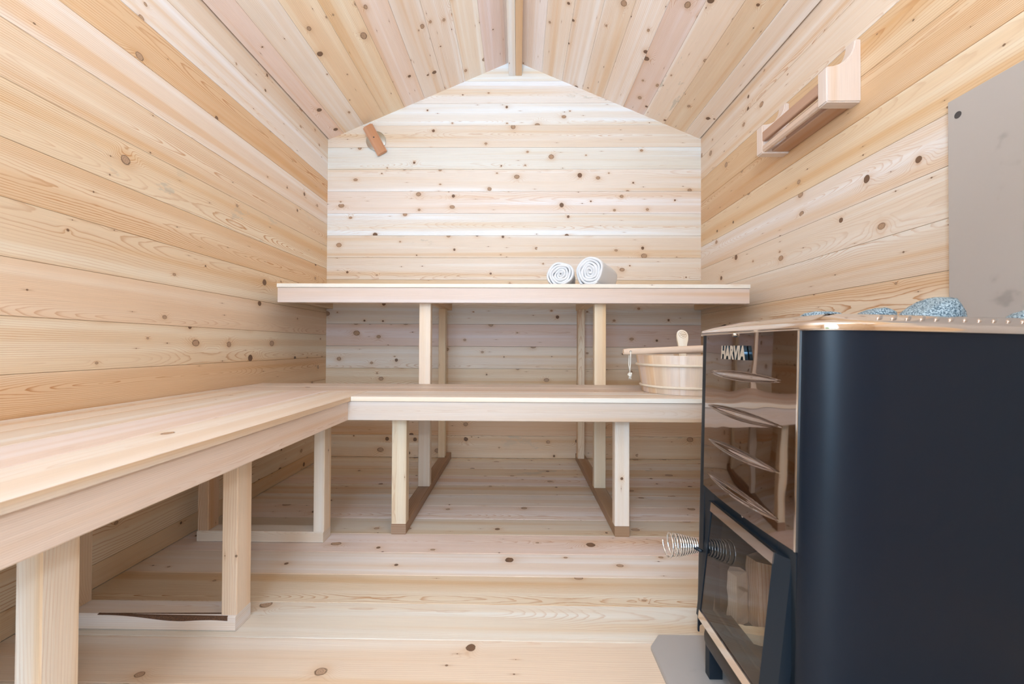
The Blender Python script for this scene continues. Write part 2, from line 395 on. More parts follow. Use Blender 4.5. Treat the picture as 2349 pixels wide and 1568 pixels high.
# front wall behind the camera with the open doorway
DX0, DX1, DZ = -.78, .02, 1.95
bm = new_bm()
k = 0
while k*P < ZA-.01:
    z0, z1 = k*P+GAP, min((k+1)*P, ZA)-GAP
    zm = min(z1, ZA-.002); xl0, xl1 = xa(z0, -1), xa(zm, -1); xr0, xr1 = xa(z0, 1), xa(zm, 1)
    t = jit(TT)
    if z0 < DZ:
        board(bm, (DX0, YF, z0), (-1, 0, 0), (0, 0, 1), 1, z1-z0, .02, t, cut1=(DX0-xl0, DX0-xl1))
        board(bm, (XR, YF, z0), (-1, 0, 0), (0, 0, 1), 1, z1-z0, .02, t, cut0=(XR-xr0, XR-xr1), cut1=(XR-DX1, XR-DX1))
    else:
        board(bm, (XR, YF, z0), (-1, 0, 0), (0, 0, 1), 1, z1-z0, .02, t, cut0=(XR-xr0, XR-xr1), cut1=(XR-xl0, XR-xl1))
    k += 1
struct(obj('wall_front', bm, WOOD), 'front wall around the open doorway', 'wall')
bm = new_bm()
lumber(bm, DX0-.03, DX0+.02, YF-.06, YF+.02, 0, DZ+.05, 'z', TP); lumber(bm, DX1-.02, DX1+.03, YF-.06, YF+.02, 0, DZ+.05, 'z', TP)
lumber(bm, DX0-.03, DX1+.03, YF-.06, YF+.02, DZ+.05, DZ+.10, 'x', TP)
struct(obj('door_1', bm, CLEAR), 'cedar frame of the open doorway', 'door')

# ridge beam: two boards side by side under the ridge
bm = new_bm()
lumber(bm, -.0637, -.0212, YF, YB-.002, 2.340, 2.427, 'y', TW, .0015)
lumber(bm, -.0204, .0166, YF, YB-.002, 2.340, 2.427, 'y', TO, .0015)
struct(obj('trim_1', bm, CLEAR), 'doubled ridge beam under the ceiling', 'beam')

# ------------------------------------------------------------------ benches
ZD, TD = .5065, .0165
LG = TP
tb = thing('tiered_bench', 'two-tier pale cedar bench across the back wall on ladder-like supports', 'bench', (-.03, 2.0, 0))
# lower seat
yf = 1.428; dw = (1.912-yf)/3
for i in range(3):
    x0 = -.572 if i == 0 else XL+.004
    t = [(.74, .62, .52), (.73, .59, .49), (.76, .62, .51)][i]; bm = new_bm()
    y0 = yf+i*dw+.0008; y1 = yf+(i+1)*dw-.0008
    board(bm, (x0, y0, ZD), (1, 0, 0), (0, 1, 0), XR-.004-x0, y1-y0, TD, jit(t), .002, edge=(.90, .84, .76) if i == 0 else None)
    o = obj('seat_board', bm, CLEAR, tb)
    if i == 0: o['label'] = 'front seat board with a bleached edge'
# white edge on the seat front
lum('front_board', tb, (-.583, XR-.004, 1.433, 1.470, .4235, ZD-TD-.0005), 'x', (.69, .575, .48), CLEAR)
# upper seat
ZU = .9595
for i in range(4):
    x0, x1 = (-1.0866, 1.0290) if i == 0 else (XL+.004, XR-.004)
    if i == 0: x0, x1 = -1.0866, 1.0290
    y0 = 1.865+i*.1655+.0008; y1 = 1.865+(i+1)*.1655-.0008; y1 = min(y1, YB-.02)
    bm = new_bm(); board(bm, (x0, y0, ZU), (1, 0, 0), (0, 1, 0), x1-x0, y1-y0, TD+.001, jit([TW, TP, TT, TT][i]), .002, edge=(.90, .84, .76) if i == 0 else None)
    obj('seat_board', bm, CLEAR, tb)
lum('front_board', tb, (-1.0846, 1.0270, 1.870, 1.907, .8735, ZU-TD-.0015), 'x', (.74, .60, .52), CLEAR)
for (xa_, xb_) in ((-.454, -.401), (.3495, .4022)):
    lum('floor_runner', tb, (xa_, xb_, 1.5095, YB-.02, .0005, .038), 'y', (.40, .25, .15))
    lum('leg', tb, (xa_, xb_, 1.510, 1.550, .0385, ZD-TD-.0005), 'z', [TT, TP][xa_ > 0], CLEAR)
    lum('leg', tb, (xa_, xb_, 1.9150, 1.954, .0385, ZU-TD-.0020), 'z', [TP, TT][xa_ > 0], CLEAR)
    lum('leg', tb, (xa_-.004, xb_-.018, 2.410, 2.463, .0385, .895), 'z', TT, WOOD)
    lum('cross_rail', tb, (xa_, xb_, 1.955, YB-.02, .896, .9400), 'y', TT, CLEAR)
    lum('cross_rail', tb, (xa_, xb_, 1.551, 1.9135, .4500, .4890), 'y', TT, CLEAR)
lum('wall_cleat', tb, (XL+.001, XL+.041, 2.03, YB-.002, .905, .9405), 'y', TT, CLEAR)
lum('wall_cleat', tb, (XR-.041, XR-.001, 2.03, YB-.002, .905, .9405), 'y', TT, CLEAR)

sb = thing('side_bench', 'long low cedar bench along the left wall meeting the back bench', 'bench', (-.88, .7, 0))
xs = [XL+.004+(-.572-XL-.004)*i/4 for i in range(5)]
for i in range(4):
    bm = new_bm(); wv = xs[i+1]-xs[i]-.0016
    board(bm, (xs[i+1]-.0008, -.45, ZD), (0, 1, 0), (-1, 0, 0), (yf+dw-.0008)+.45, wv, TD, jit([(.76, .63, .52), (.74, .61, .50), (.73, .59, .50), (.77, .62, .49)][i]), .002)
    obj('seat_board', bm, CLEAR, sb)
lum('front_board', sb, (-.621, -.583, -.45, 1.4325, .4235, ZD-TD-.0005), 'y', TK, CLEAR)
for yy, tt in ((.580, TP), (.992, TT), (1.439, TP)):
    lum('leg', sb, (-.703, -.6655, yy, yy+.053, .0385, ZD-TD-.0005), 'z', tt, CLEAR)
    lum('leg', sb, (-1.106, -1.068, yy, yy+.053, .0385, ZD-TD-.0005), 'z', (.68, .48, .33), WOOD)
    o = lum('floor_runner', sb, (-1.106, -.667, yy-.002, yy+.055, .0005, .038), 'x', TP if yy != .992 else TW, CLEAR, .003)
    if yy == .992:
        BARK = simple('bark', (.13, .06, .03), .8, 0, .5, 300, .4)
        bm = bmesh.new(); top, bot = [], []
        n = 24
        for i in range(n+1):
            t = i/n; x = -.998+t*.312; h = .0135*min(1, t*1.5+.02)*(1-.2*math.sin(t*9))
            for arr, zz, yo in ((top, .0386, -.0005), (bot, .0386-h, -.0023)):
                arr.append(x)
            a = bm.verts.new((x, yy-.0026, .0384-h)); b_ = bm.verts.new((x, yy-.0026, .0366)); c = bm.verts.new((x, yy+.0010+.008*t, .0388)); d_ = bm.verts.new((x, yy+.006, .0375-h))
            if i:
                for q in range(4):
                    bm.faces.new((prev[q], prev[(q+1) % 4], (a, b_, c, d_)[(q+1) % 4], (a, b_, c, d_)[q]))
            else: bm.faces.new((a, b_, c, d_))
            prev = (a, b_, c, d_)
        bm.faces.new(prev[::-1])
        q = obj('bark_edge', bm, BARK, o); q['label'] = 'dark bark streak along the runner edge'

# ------------------------------------------------------------------ wall and floor plates
def plate_mat(name, col, rough):
    g = G(name); tc = g.n('ShaderNodeTexCoord')
    v = g.noise(tc.outputs['Object'], 3, .5, 9); v2 = g.noise(tc.outputs['Object'], 2, .5, 30)
    blot = g.m_('MULTIPLY', g.rng(v, .60, .68, 0, 1, True), g.rng(v2, .40, .60, .2, 1, True))
    c = g.mix(g.m_('MULTIPLY', blot, .45), (*col, 1), tuple([x*.42 for x in col])+(1,))
    g.bsdf(Base_Color=c, Roughness=rough); return g.m
CEM = plate_mat('grey_board', (.50, .455, .43), .42)
SCREW = simple('dark_screw', (.12, .12, .13), .4, .8)
CHROME = simple('chrome', (.80, .79, .78), .09, 1.0)
ZINC = simple('zinc', (.62, .64, .62), .25, 1.0)
t = thing('heat_shield', 'flat grey smudged heat shield panel on the right wall behind the heater', 'panel', (1.1, .7, .3))
bm = new_bm(); box(bm, 1.0945, 1.1005, .08, 1.0775, .10, 1.3065, .0012); obj('panel', bm, CEM, t)
for yy, zz in ((1.053, 1.262), (.12, 1.262), (1.053, .16), (.12, .16)):
    bm = new_bm(); tube(bm, [(1.0940, yy, zz), (1.1095, yy, zz)], .0085, 16); obj('spacer_bolt', bm, SCREW, t, 40)
bm = new_bm()
prism(bm, [(.3310, .9887), (.3016, .9511), (.3016, .22), (.331, .19), (1.05, .19), (1.05, .9887)], .0006, .010, lambda a, b, d: (a, b, d))
bmesh.ops.bevel(bm, geom=[e for e in bm.edges if abs(e.verts[0].co.z-e.verts[1].co.z) < .001 and e.verts[0].co.z > .009], offset=.0015, segments=2, affect='EDGES')
tag(obj('floor_plate', bm, plate_mat('grey_floor_plate', (.45, .41, .385), .5)), 'grey floor plate with clipped corner under the heater', 'plate')

# ------------------------------------------------------------------ wood-fired heater
BLACK = plain('black_enamel', (.006, .011, .020), .36, 0, .24)
DARK = simple('dark_steel', (.045, .035, .030), .38, .5, .2, 60)
LEGM = plain('blue_black_steel', (.012, .018, .026), .42, 0, .3)
def mirror(name, col, rough, wav=.0):
    g = G(name); tc = g.n('ShaderNodeTexCoord')
    b = g.bsdf(Base_Color=(*col, 1), Metallic=1.0, Roughness=rough)
    if wav:
        v = g.noise(tc.outputs['Object'], 1, .4, 9)
        bp = g.n('ShaderNodeBump'); bp.inputs['Strength'].default_value = wav; bp.inputs['Distance'].default_value = .01
        g.put(bp.inputs['Height'], v); g.put(b.inputs['Normal'], bp.outputs[0])
    return g.m
MIR = mirror('dark_mirror_steel', (.36, .295, .265), .035, .16)
RIM = mirror('polished_steel', (.80, .74, .70), .07, .05)
FA, YN, YW, YC = .4155, .610, .925, .7675       # front edge x, near/far front edges, centre
TILT = .0215
def tilt(p):       # the heater leans a touch
    return Vector((p[0]-(.70-p[2])*TILT-.006, p[1], p[2]-(p[0]-.409)*TILT*(1 if p[2] > .2 else max(0, (p[2]-.06)/.14))+.0005))
hs = thing('sauna_heater', 'black wood-burning sauna heater with mirror front beside the right wall', 'heater', (.62, YC, .0102))
def plan(r_in=0.0, nc=12, back=True):
    """outline from near front edge round the back to far front edge, inset by r_in"""
    pts = []; hw = YW-YN; rx, ry = .085, .045
    for i in range(nc+1):
        a = PI/2*i/nc; pts.append((FA+rx-(rx)*math.cos(a), YN-ry*math.sin(a)))
    xb = .832; rb = .05
    for i in range(nc+1):
        a = PI/2*i/nc; pts.append((xb-rb+rb*math.sin(a), YN-ry+rb-rb*math.cos(a)))
    for i in range(nc+1):
        a = PI/2*i/nc; pts.append((xb-rb+rb*math.cos(a), YW+ry-rb+rb*math.sin(a)))
    for i in range(nc+1):
        a = PI/2*i/nc; pts.append((FA+rx-rx*math.sin(a), YW+ry*math.cos(a)))
    if r_in:
        c = (.62, YC); out = []
        n = len(pts)
        for i, p in enumerate(pts):
            a = pts[max(i-1, 0)]; b = pts[min(i+1, n-1)]
            if a == b: a = pts[max(i-2, 0)]
            tx, ty = b[0]-a[0], b[1]-a[1]; l = math.hypot(tx, ty) or 1
            out.append((p[0]-ty/l*r_in, p[1]+tx/l*r_in))
        pts = out
    return pts
bm = new_bm(); o_, i_ = plan(), plan(.003)
lay = [[bm.verts.new((x, y, z)) for x, y in pl] for pl, z in ((o_, .06), (o_, .2), (o_, .45), (o_, .707), (i_, .707), (i_, .06))]
for a in range(len(lay)):
    A, B = lay[a], lay[(a+1) % len(lay)]
    for k in range(len(A)-1): bm.faces.new((A[k], A[k+1], B[k+1], B[k]))
for k in (0, -1): bm.faces.new([l[k] for l in lay])
obj('jacket', bm, BLACK, hs, 35, xf=tilt)
# dark strip at the far front edge and inner body
bm = new_bm(); box(bm, FA-.001, FA+.012, .9065, YW+.0005, .10, .7065, .001); obj('edge_strip', bm, LEGM, hs, xf=tilt)
# mirror panel with pressed vents
def bow(y): t = (y-YC)/.155; return -.0085*(1-t*t)
bm = new_bm(); NY, NZ = 110, 300; zt, zb = .7065, .3855
vents = [(.628, .0055), (.5585, .0065), (.4885, .0070), (.4165, .0072)]
rows = []
for j in range(NZ+1):
    z = zt+(zb-zt)*j/NZ; row = []
    for i in range(NY+1):
        y = .6135+(.9060-.6135)*i/NY; x = FA-.002+bow(y)
        q = (y-.7665)/.122
        for zc, hw in vents:
            if abs(q) < 1:
                half = hw*1.3*(1-q*q)+.0004; tt = (zc-z)/half    # -1 top .. 1 bottom
                if -1 < tt < 1:
                    s = (tt+1)/2
                    x += .0021*(1-q*q)*math.sin(2*PI*s)
        row.append(bm.verts.new((x, y, z)))
    rows.append(row)
for j in range(NZ):
    for i in range(NY): bm.faces.new((rows[j][i], rows[j][i+1], rows[j+1][i+1], rows[j+1][i]))
bmesh.ops.recalc_face_normals(bm, faces=bm.faces)
ed = [e for e in bm.edges if e.is_boundary]
r = bmesh.ops.extrude_edge_only(bm, edges=ed)
for v in [v for v in r['geom'] if isinstance(v, bmesh.types.BMVert)]: v.co.x += .006
mp_ = obj('mirror_panel', bm, MIR, hs, 50, xf=tilt); mp_['label'] = 'dark mirror steel front panel with four pressed vents'
bm = new_bm(); box(bm, FA-.004, FA+.006, YN-.0005, .6130, .3855, .7065, .0006); obj('panel_edge', bm, CHROME, hs, xf=tilt)
bm = new_bm(); tube(bm, [(FA-.011, .772, .7020), (FA-.016, .772, .7020)], [.0045, .003], 12); obj('screw', bm, CHROME, hs, 40, xf=tilt)
bm = new_bm(); tube(bm, [(FA+.004, .752, .3805), (FA-.003, .752, .3805)], [.0045, .003], 12); obj('screw', bm, CHROME, hs, 40, xf=tilt)
# raised maker's lettering; lit faces and shaded sides are coloured in
cu = bpy.data.curves.new('t', 'FONT'); cu.body = 'HARVIA'; cu.size = .034; cu.extrude = .0030; cu.offset = .0018; cu.space_character = 1.0; cu.resolution_u = 3
to = bpy.data.objects.new('t', cu); COL.objects.link(to); bpy.context.view_layer.update()
me = bpy.data.meshes.new_from_object(to.evaluated_get(bpy.context.evaluated_depsgraph_get())); bpy.data.objects.remove(to)
bm = new_bm(); bm.from_mesh(me)
xs_ = [v.co.x for v in bm.verts]; x0_, x1_ = min(xs_), max(xs_); ys_ = [v.co.y for v in bm.verts]; y0_, y1_ = min(ys_), max(ys_)
for v in bm.verts:
    a = (v.co.x-x0_)/(x1_-x0_); b = (v.co.y-y0_)/(y1_-y0_)
    yy = .8130-a*.0860-b*.002; zz = .6570+b*.0255
    v.co = Vector((FA+bow(yy)-.0062-v.co.z, yy, zz))
bmesh.ops.recalc_face_normals(bm, faces=bm.faces)
for f_ in bm.faces: f_.material_index = 0 if abs(f_.normal.x) > .9 else 1
LETF = simple('lit_letter_face', (.78, .70, .60), .35, .6); LETS = simple('shaded_letter_side', (.03, .06, .09), .2, .8)
lg = obj('maker_lettering', bm, [LETF, LETS], hs, xf=tilt); lg['label'] = 'raised steel maker lettering with lit faces and shaded sides painted in'
# top rim with sloping shoulder and pressed slots
def ring_plan(off, n=15):
    """closed outline, bowed front, grown by off (negative = inset)"""
    base = plan(0, 10); fr = []
    for i in range(1, 12):
        y = YW-(YW-YN)*i/12; fr.append((FA+bow(y), y))
    pts = base+fr; N_ = len(pts); out = []
    for i, p in enumerate(pts):
        a, b = pts[i-1], pts[(i+1) % N_]
        if math.dist(a, b) < 1e-6: a = pts[i-2]
        tx, ty = b[0]-a[0], b[1]-a[1]; l = math.hypot(tx, ty); out.append((p[0]+ty/l*off, p[1]-tx/l*off))
    return out
bm = new_bm()
layers = [(.0005, .7045), (.0045, .7045), (.0050, .7055), (.0050, .7125), (.0030, .7150), (-.010, .7195), (-.042, .7300), (-.052, .7310), (-.056, .7285), (-.056, .690), (-.050, .690)]
lay = [[bm.verts.new((x, y, z)) for x, y in ring_plan(o)] for o, z in layers]
for a in range(len(lay)-1):
    A, B = lay[a], lay[a+1]; n = len(A)
    for k in range(n): bm.faces.new((A[k], A[(k+1) % n], B[(k+1) % n], B[k]))
rim = obj('top_rim', bm, RIM, hs, 50, xf=tilt); rim['label'] = 'polished steel rim around the stone pit'
for i in range(15):
    x = .505+i*.0195
    for sy, yb in ((1, YN-.045+.014), (-1, YW+.045-.014)):
        sg = new_bm(); a = Vector((x-.008, yb, .7215)); b = Vector((x+.0085, yb+sy*.012, .7262))
        tube(sg, [a+(b-a)*q for q in (0, .12, .3, .7, .88, 1)], [.0008, .0020, .0026, .0026, .0020, .0008], 8)
        obj('vent_slot', sg, RIM, rim, True, xf=tilt)
# firebox behind the door
bm = new_bm()
for b in ((.413, .76, .640, .650, .10, .392), (.413, .76, .925, .935, .10, .392), (.425, .76, .640, .935, .088, .100), (.425, .76, .640, .935, .3925, .400), (.752, .762, .640, .935, .10, .392)): box(bm, *b)
SOOT = simple('soot', (.045, .038, .034), .7, 0, .3, 30)
fb = obj('firebox', bm, SOOT, hs)
bm = new_bm()
for b in ((.402, .412, .612, .655, .07, .3840), (.402, .412, .860, .9060, .07, .3840), (.402, .412, .655, .860, .358, .3840), (.402, .412, .655, .860, .07, .150)): box(bm, *b, .001)
obj('front_frame', bm, LEGM, hs)
# stone pit floor and flue stub
bm = new_bm(); box(bm, .48, .77, .62, .915, .655, .662); obj('pit_floor', bm, SOOT, hs)
bm = new_bm(); box(bm, .43, .82, .58, .955, .060, .070); obj('base_pan', bm, DARK, hs)
# legs
for lx, ly in ((.389, .856), (.389, .630), (.79, .856), (.79, .630)):
    bm = new_bm(); box(bm, lx, lx+.027, ly, ly+.019, .0105, .072, .0015); 
    if lx < .5: box(bm, lx, lx+.040, ly, ly+.019, .072, .135, .0015)
    obj('leg', bm, LEGM, hs)
# ash drawer with its rolled front
bm = new_bm(); poly = [(.43, .066)]
for i in range(11):
    a = PI*.5+PI*i/10*.95; poly.append((.409+.033*math.cos(a), .103+.040*math.sin(a)))
poly.append((.43, .064)); poly[0] = (.43, .143); 
prism(bm, poly, .660, .851, lambda a, b, d: (a, d, b)); obj('ash_drawer', bm, DARK, hs, 40)
# glass door, leaning out towards its foot
door = bpy.data.objects.new('door', None)
def dx(z): return .366+(z-.155)/(.368-.155)*.024
def slab(bm, y0, y1, z0, z1, xo, thick, skew=0.0):
    c = []
    for z in (z0, z1):
        for y, xx in ((y0, skew), (y1, 0)):
            c += [bm.verts.new((dx(z)+xo+xx, y, z)), bm.verts.new((dx(z)+xo+thick, y, z))]
    for q in ((0, 2, 6, 4), (1, 5, 7, 3), (0, 4, 5, 1), (2, 3, 7, 6), (0, 1, 3, 2), (4, 6, 7, 5)): bm.faces.new([c[i] for i in q])
bm = new_bm()
slab(bm, .6225, .6455, .140, .3685, .0, .030, .013)
slab(bm, .8470, .8600, .140, .3685, .0, .026)
slab(bm, .6455, .8470, .140, .156, .004, .022); slab(bm, .6455, .8470, .352, .3685, .004, .022)
door = obj('door', bm, LEGM, hs); door['label'] = 'leaning glass door with steel strips'
for z0, z1 in ((.352, .3695), (.139, .1555)):
    bm = new_bm(); slab(bm, .6440, .8490, z0, z1, -.0012, .006); obj('steel_strip', bm, RIM, door)
g = G('tinted_glass')
tr = g.n('ShaderNodeBsdfTransparent'); tr.inputs[0].default_value = (.93, .90, .87, 1); gl = g.n('ShaderNodeBsdfGlossy'); gl.inputs['Roughness'].default_value = .02; gl.inputs[0].default_value = (.9, .85, .82, 1)
lw = g.n('ShaderNodeFresnel'); lw.inputs[0].default_value = 1.5; mx = g.n('ShaderNodeMixShader')
geo = g.n('ShaderNodeNewGeometry'); g.put(mx.inputs[0], g.m_('MULTIPLY', g.m_('SUBTRACT', 1.0, geo.outputs['Backfacing']), g.m_('ADD', .03, g.m_('MULTIPLY', lw.outputs[0], 1.0), 0, True))); g.put(mx.inputs[1], tr.outputs[0]); g.put(mx.inputs[2], gl.outputs[0]); g.put(g.out.inputs[0], mx.outputs[0])
bm = new_bm(); slab(bm, .6455, .8470, .156, .352, .0015, .004); obj('glass_pane', bm, g.m, door)
# coil handle
hy, hz = .882, .268
bm = new_bm(); pts = []; turns = 10; n = turns*22
for i in range(n+1):
    t = i/n; a = 2*PI*turns*t; rr = .0125+(.0240-.0125)*t**.9; x = .374-.052*t
    if t > .80: x -= .010*(t-.80)/.2
    pts.append((x, hy+rr*math.cos(a), hz+rr*math.sin(a)))
tube(bm, pts, .0019, 8)
hd = obj('coil_handle', bm, CHROME, door, True); hd['label'] = 'chrome coil spring handle'
bm = new_bm(); tube(bm, [(.374, .856, hz), (.366, .870, hz), (.362, hy, hz), (.345, hy, hz)], .0035, 8); obj('handle_stem', bm, LEGM, door, True)
bpy.context.view_layer.update()

# firewood inside the heater
def bark_log(name, c, rot, L, w_, tint, label):
    bm = new_bm(); rr = random.Random(hash(name+label) % 999 if False else len(label))
    prof = [(-w_*.55, -w_*.4), (w_*.5, -w_*.45), (w_*.62, .1*w_), (.15*w_, .62*w_), (-w_*.5, .30*w_)]
    N_ = 7; rings = []
    for i in range(N_):
        z = L*(i/(N_-1)-.5); k = 1+.05*math.sin(i*1.7)
        rings.append([bm.verts.new((a*k+rr.uniform(-.0012, .0012), b*k+rr.uniform(-.0012, .0012), z+rr.uniform(-.002, .002)*(i in (0, N_-1)))) for a, b in prof])
    for i in range(N_-1):
        for k in range(5): bm.faces.new((rings[i][k], rings[i][(k+1) % 5], rings[i+1][(k+1) % 5], rings[i+1][k]))
    bm.faces.new(rings[0][::-1]); bm.faces.new(rings[-1])
    bmesh.ops.recalc_face_normals(bm, faces=bm.faces)
    paint(bm, tint, udir=2)
    o = obj(name, bm, WOOD); o.rotation_euler = rot; o.location = c
    tag(o, label, 'firewood', 'split logs in the firebox'); return o
bark_log('firewood_log', (.462, .892, .1575), (.05, -.08, .5), .110, .032, (.70, .52, .38), 'short brown split log standing far left behind the heater glass')
bark_log('firewood_log', (.512, .880, .1730), (-.03, .0, 1.2), .140, .048, (.66, .48, .35), 'rough taller split log standing at the back of the firebox')
bark_log('firewood_log', (.462, .835, .1160), (PI/2, 0, 1.35), .060, .024, (.86, .68, .44), 'pale split log lying flat at the front of the firebox')
bark_log('firewood_log', (.518, .806, .1580), (-.03, -.02, 2.2), .108, .040, (.88, .60, .34), 'orange split log standing nearest the heater door hinge')

# sauna stones
g = G('speckled_stone'); tc = g.n('ShaderNodeTexCoord')
v1 = g.noise(tc.outputs['Object'], 2, .6, 420); v2 = g.noise(tc.outputs['Object'], 2, .6, 900)
c = g.mix(g.rng(v1, .42, .58, 0, 1, True), (.045, .095, .135, 1), (.46, .58, .66, 1)); c = g.mix(g.rng(v2, .52, .62, 0, .6), c, (.11, .20, .27, 1))
b = g.bsdf(Base_Color=c, Roughness=.6); bp = g.n('ShaderNodeBump'); bp.inputs['Strength'].default_value = .3; bp.inputs['Distance'].default_value = .002
g.put(bp.inputs['Height'], v1); g.put(b.inputs['Normal'], bp.outputs[0]); STONE = g.m
def stone(c, s, seed, label, group=None, rot=(0, 0, 0), extra=()):
    rr = random.Random(seed); bm = new_bm(); bmesh.ops.create_icosphere(bm, subdivisions=3, radius=1)
    planes = [(Vector((rr.gauss(0, 1), rr.gauss(0, 1), rr.gauss(0, 1))).normalized(), rr.uniform(.62, .86)) for _ in range(9)]+[(Vector(n_).normalized(), d_) for n_, d_ in extra]
    for v in bm.verts:
        for n_, d_ in planes:
            q = v.co.dot(n_)
            if q > d_: v.co -= n_*(q-d_)*.9
        v.co = Vector((v.co.x*s[0], v.co.y*s[1], v.co.z*s[2]))
    o = obj('sauna_stone', bm, STONE, None, True); o.location = c; o.rotation_euler = rot
    tag(o, label, 'stone', group); return o
stone((.612, .850, .731), (.048, .030, .0260), 3, 'flat speckled blue-grey stone leftmost on the heater top', 'stones on the heater', extra=(((.05, 0, 1), .80),))
stone((.706, .835, .732), (.042, .034, .036), 8, 'small peaked speckled stone second from the left on the heater', 'stones on the heater', extra=(((-.6, 0, 1), .66), ((.6, 0, 1), .66)))
BIG = stone((.705, .722, .728), (.058, .036, .052), 5, 'largest angular blue-grey stone highest on the heater top', 'stones on the heater', (0, 0, .1), extra=(((-.62, 0, .8), .50), ((.95, 0, .35), .66), ((.1, -.3, 1), .84)))
stone((.766, .650, .714), (.028, .024, .026), 9, 'low rightmost stone beside the big one on the heater', 'stones on the heater')
rs = random.Random(4)
for ix in range(4):
    for iy in range(4):
        if (ix, iy) in ((3, 3),): continue
        x = .520+ix*.068+rs.uniform(-.006, .006); y = .660+iy*.068+rs.uniform(-.006, .006)
        stone((x, y, .680), (.031, .031, .0165), 30+ix*5+iy, 'rounded stone low inside the heater pit below the rim', 'stones down in the pit')

# ------------------------------------------------------------------ bucket and ladle
BX, BY, BZ = .645, 1.645, ZD+.0006
bk = thing('sauna_bucket', 'round pale wooden stave bucket with rope loop on the lower bench', 'bucket', (BX, BY, BZ))
bm = new_bm(); NS, SUB = 22, 4; H = .142; r0, r1 = .152, .178
uvl = bm.loops.layers.uv['UVMap']; cl = bm.loops.layers.float_color['tint']
prof = [(r0, 0), (r0+.001, .002), (r1-.0015, H-.002), (r1-.003, H), (r1-.012, H), (r1-.014, H-.002), (r0-.010, .016), (.0001, .016), (.0001, .004), (r0-.008, .004), (r0-.008, 0)]
st_t = [jit([(.80, .64, .50), (.80, .70, .57), (.77, .58, .43), (.78, .62, .50)][random.randrange(4)], .03) for _ in range(NS)]; st_r = [random.random() for _ in range(NS)]
seg = NS*SUB; rings = []
for k in range(seg):
    a = 2*PI*k/seg; dip = .0008 if k % SUB == 0 else 0
    rings.append([bm.verts.new((BX+(r-(dip if 1 <= i <= 2 else 0))*math.cos(a), BY+(r-(dip if 1 <= i <= 2 else 0))*math.sin(a), BZ+h)) for i, (r, h) in enumerate(prof)])
for k in range(seg):
    A, B = rings[k], rings[(k+1) % seg]; s_ = k//SUB
    for i in range(len(prof)):
        j = (i+1) % len(prof); f = bm.faces.new((A[i], B[i], B[j], A[j]))
        for lp, (kk, q) in zip(f.loops, ((0, i), (1, i), (1, j), (0, j))):
            lp[uvl].uv = (prof[q][1]+s_*3.1+(1 if i > 4 else 0), ((k % SUB)+kk-SUB/2)*.011+(prof[q][0]*.2 if i > 5 else 0)); lp[cl] = (*st_t[s_], st_r[s_])
obj('staves', bm, PALE, bk, 40)
BAND = simple('pale_band', (.80, .68, .55), .55, 0, .03, 60)
for hh in (.106, .026):
    rr = r0+(r1-r0)*hh/H+.0022
    bm = new_bm(); tube(bm, [(BX+rr*math.cos(2*PI*k/72), BY+rr*math.sin(2*PI*k/72), BZ+hh) for k in range(72)], .0048, 10, closed=True); obj('hoop', bm, BAND, bk, True)
# handle bar lying across the rim
bm = new_bm(); hx0, hx1, hyc = .394, .885, 1.570; rings = []
NN = 28
for i in range(NN+1):
    t = i/NN; x = hx0+(hx1-hx0)*t; grip = math.exp(-((t-.55)/.20)**4)
    hh = .0118+.0022*grip; ww = .012+.004*grip; zc = BZ+H+.0125+t*.022-(.0015*grip)
    if i in (0, NN): hh *= .82; ww *= .8
    e_ = 3.5-1.3*grip; ring = []
    for k in range(16):
        a = 2*PI*k/16; ca, sa = math.cos(a), math.sin(a)
        ring.append(bm.verts.new((x, hyc+ww*math.copysign(abs(ca)**(2/e_), ca), zc+hh*math.copysign(abs(sa)**(2/e_), sa))))
    rings.append(ring)
for i in range(NN):
    for k in range(16): bm.faces.new((rings[i][k], rings[i][(k+1) % 16], rings[i+1][(k+1) % 16], rings[i+1][k]))
bm.faces.new(rings[0][::-1]); bm.faces.new(rings[-1]); bmesh.ops.recalc_face_normals(bm, faces=bm.faces)
paint(bm, (.78, .60, .47), udir=0); hb = obj('handle', bm, PALE, bk, 50); hb['label'] = 'straight wooden handle bar'
bm = new_bm(); hx = hx0+.024; zc = BZ+H+.0140
tube(bm, [(hx, hyc-.0126, zc), (hx, hyc-.0118, zc)], .0036, 14); obj('rope_hole', bm, SCREW, hb)
ROPE = simple('white_rope', (.86, .82, .75), .9, 0, .06, 300, .3)
bm = new_bm()
for s_ in (-1, 1):
    tube(bm, [(hx, hyc+s_*.0135, zc), (hx+.001*s_, hyc+s_*.0145-.003, zc-.018), (hx-.0015*s_-.001, hyc-.002+s_*.006, zc-.05), (hx+s_*.0015, hyc-.004+s_*.003, zc-.078)], .0019, 8)
tube(bm, [(hx, hyc-.0135, zc), (hx, hyc+.0135, zc)], .0019, 8)
kz = zc-.085
tube(bm, [(hx+.0055*math.cos(a)*(1+.2*math.sin(3*a)), hyc-.004+.005*math.sin(a), kz+.0045*math.sin(2*a+.5)) for a in [2*PI*i/28 for i in range(28)]], .0024, 8, closed=True)
tube(bm, [(hx+.0045*math.sin(a), hyc-.004+.0048*math.cos(a), kz-.001+.006*math.cos(a)) for a in [2*PI*i/24 for i in range(24)]], .0024, 8, closed=True)
for q in range(7):
    a = q*.9; tube(bm, [(hx, hyc-.004, kz-.004), (hx+.0028*math.cos(a), hyc-.004+.0028*math.sin(a), kz-.011), (hx+.0040*math.cos(a), hyc-.004+.0040*math.sin(a), kz-.0185+.001*(q % 3))], [.0016, .0013, .0008], 6)
obj('rope_loop', bm, ROPE, hb, True)

ld = thing('ladle', 'pale wooden ladle with burned round mark standing in the bucket', 'ladle', (.655, 1.66, BZ+.02))
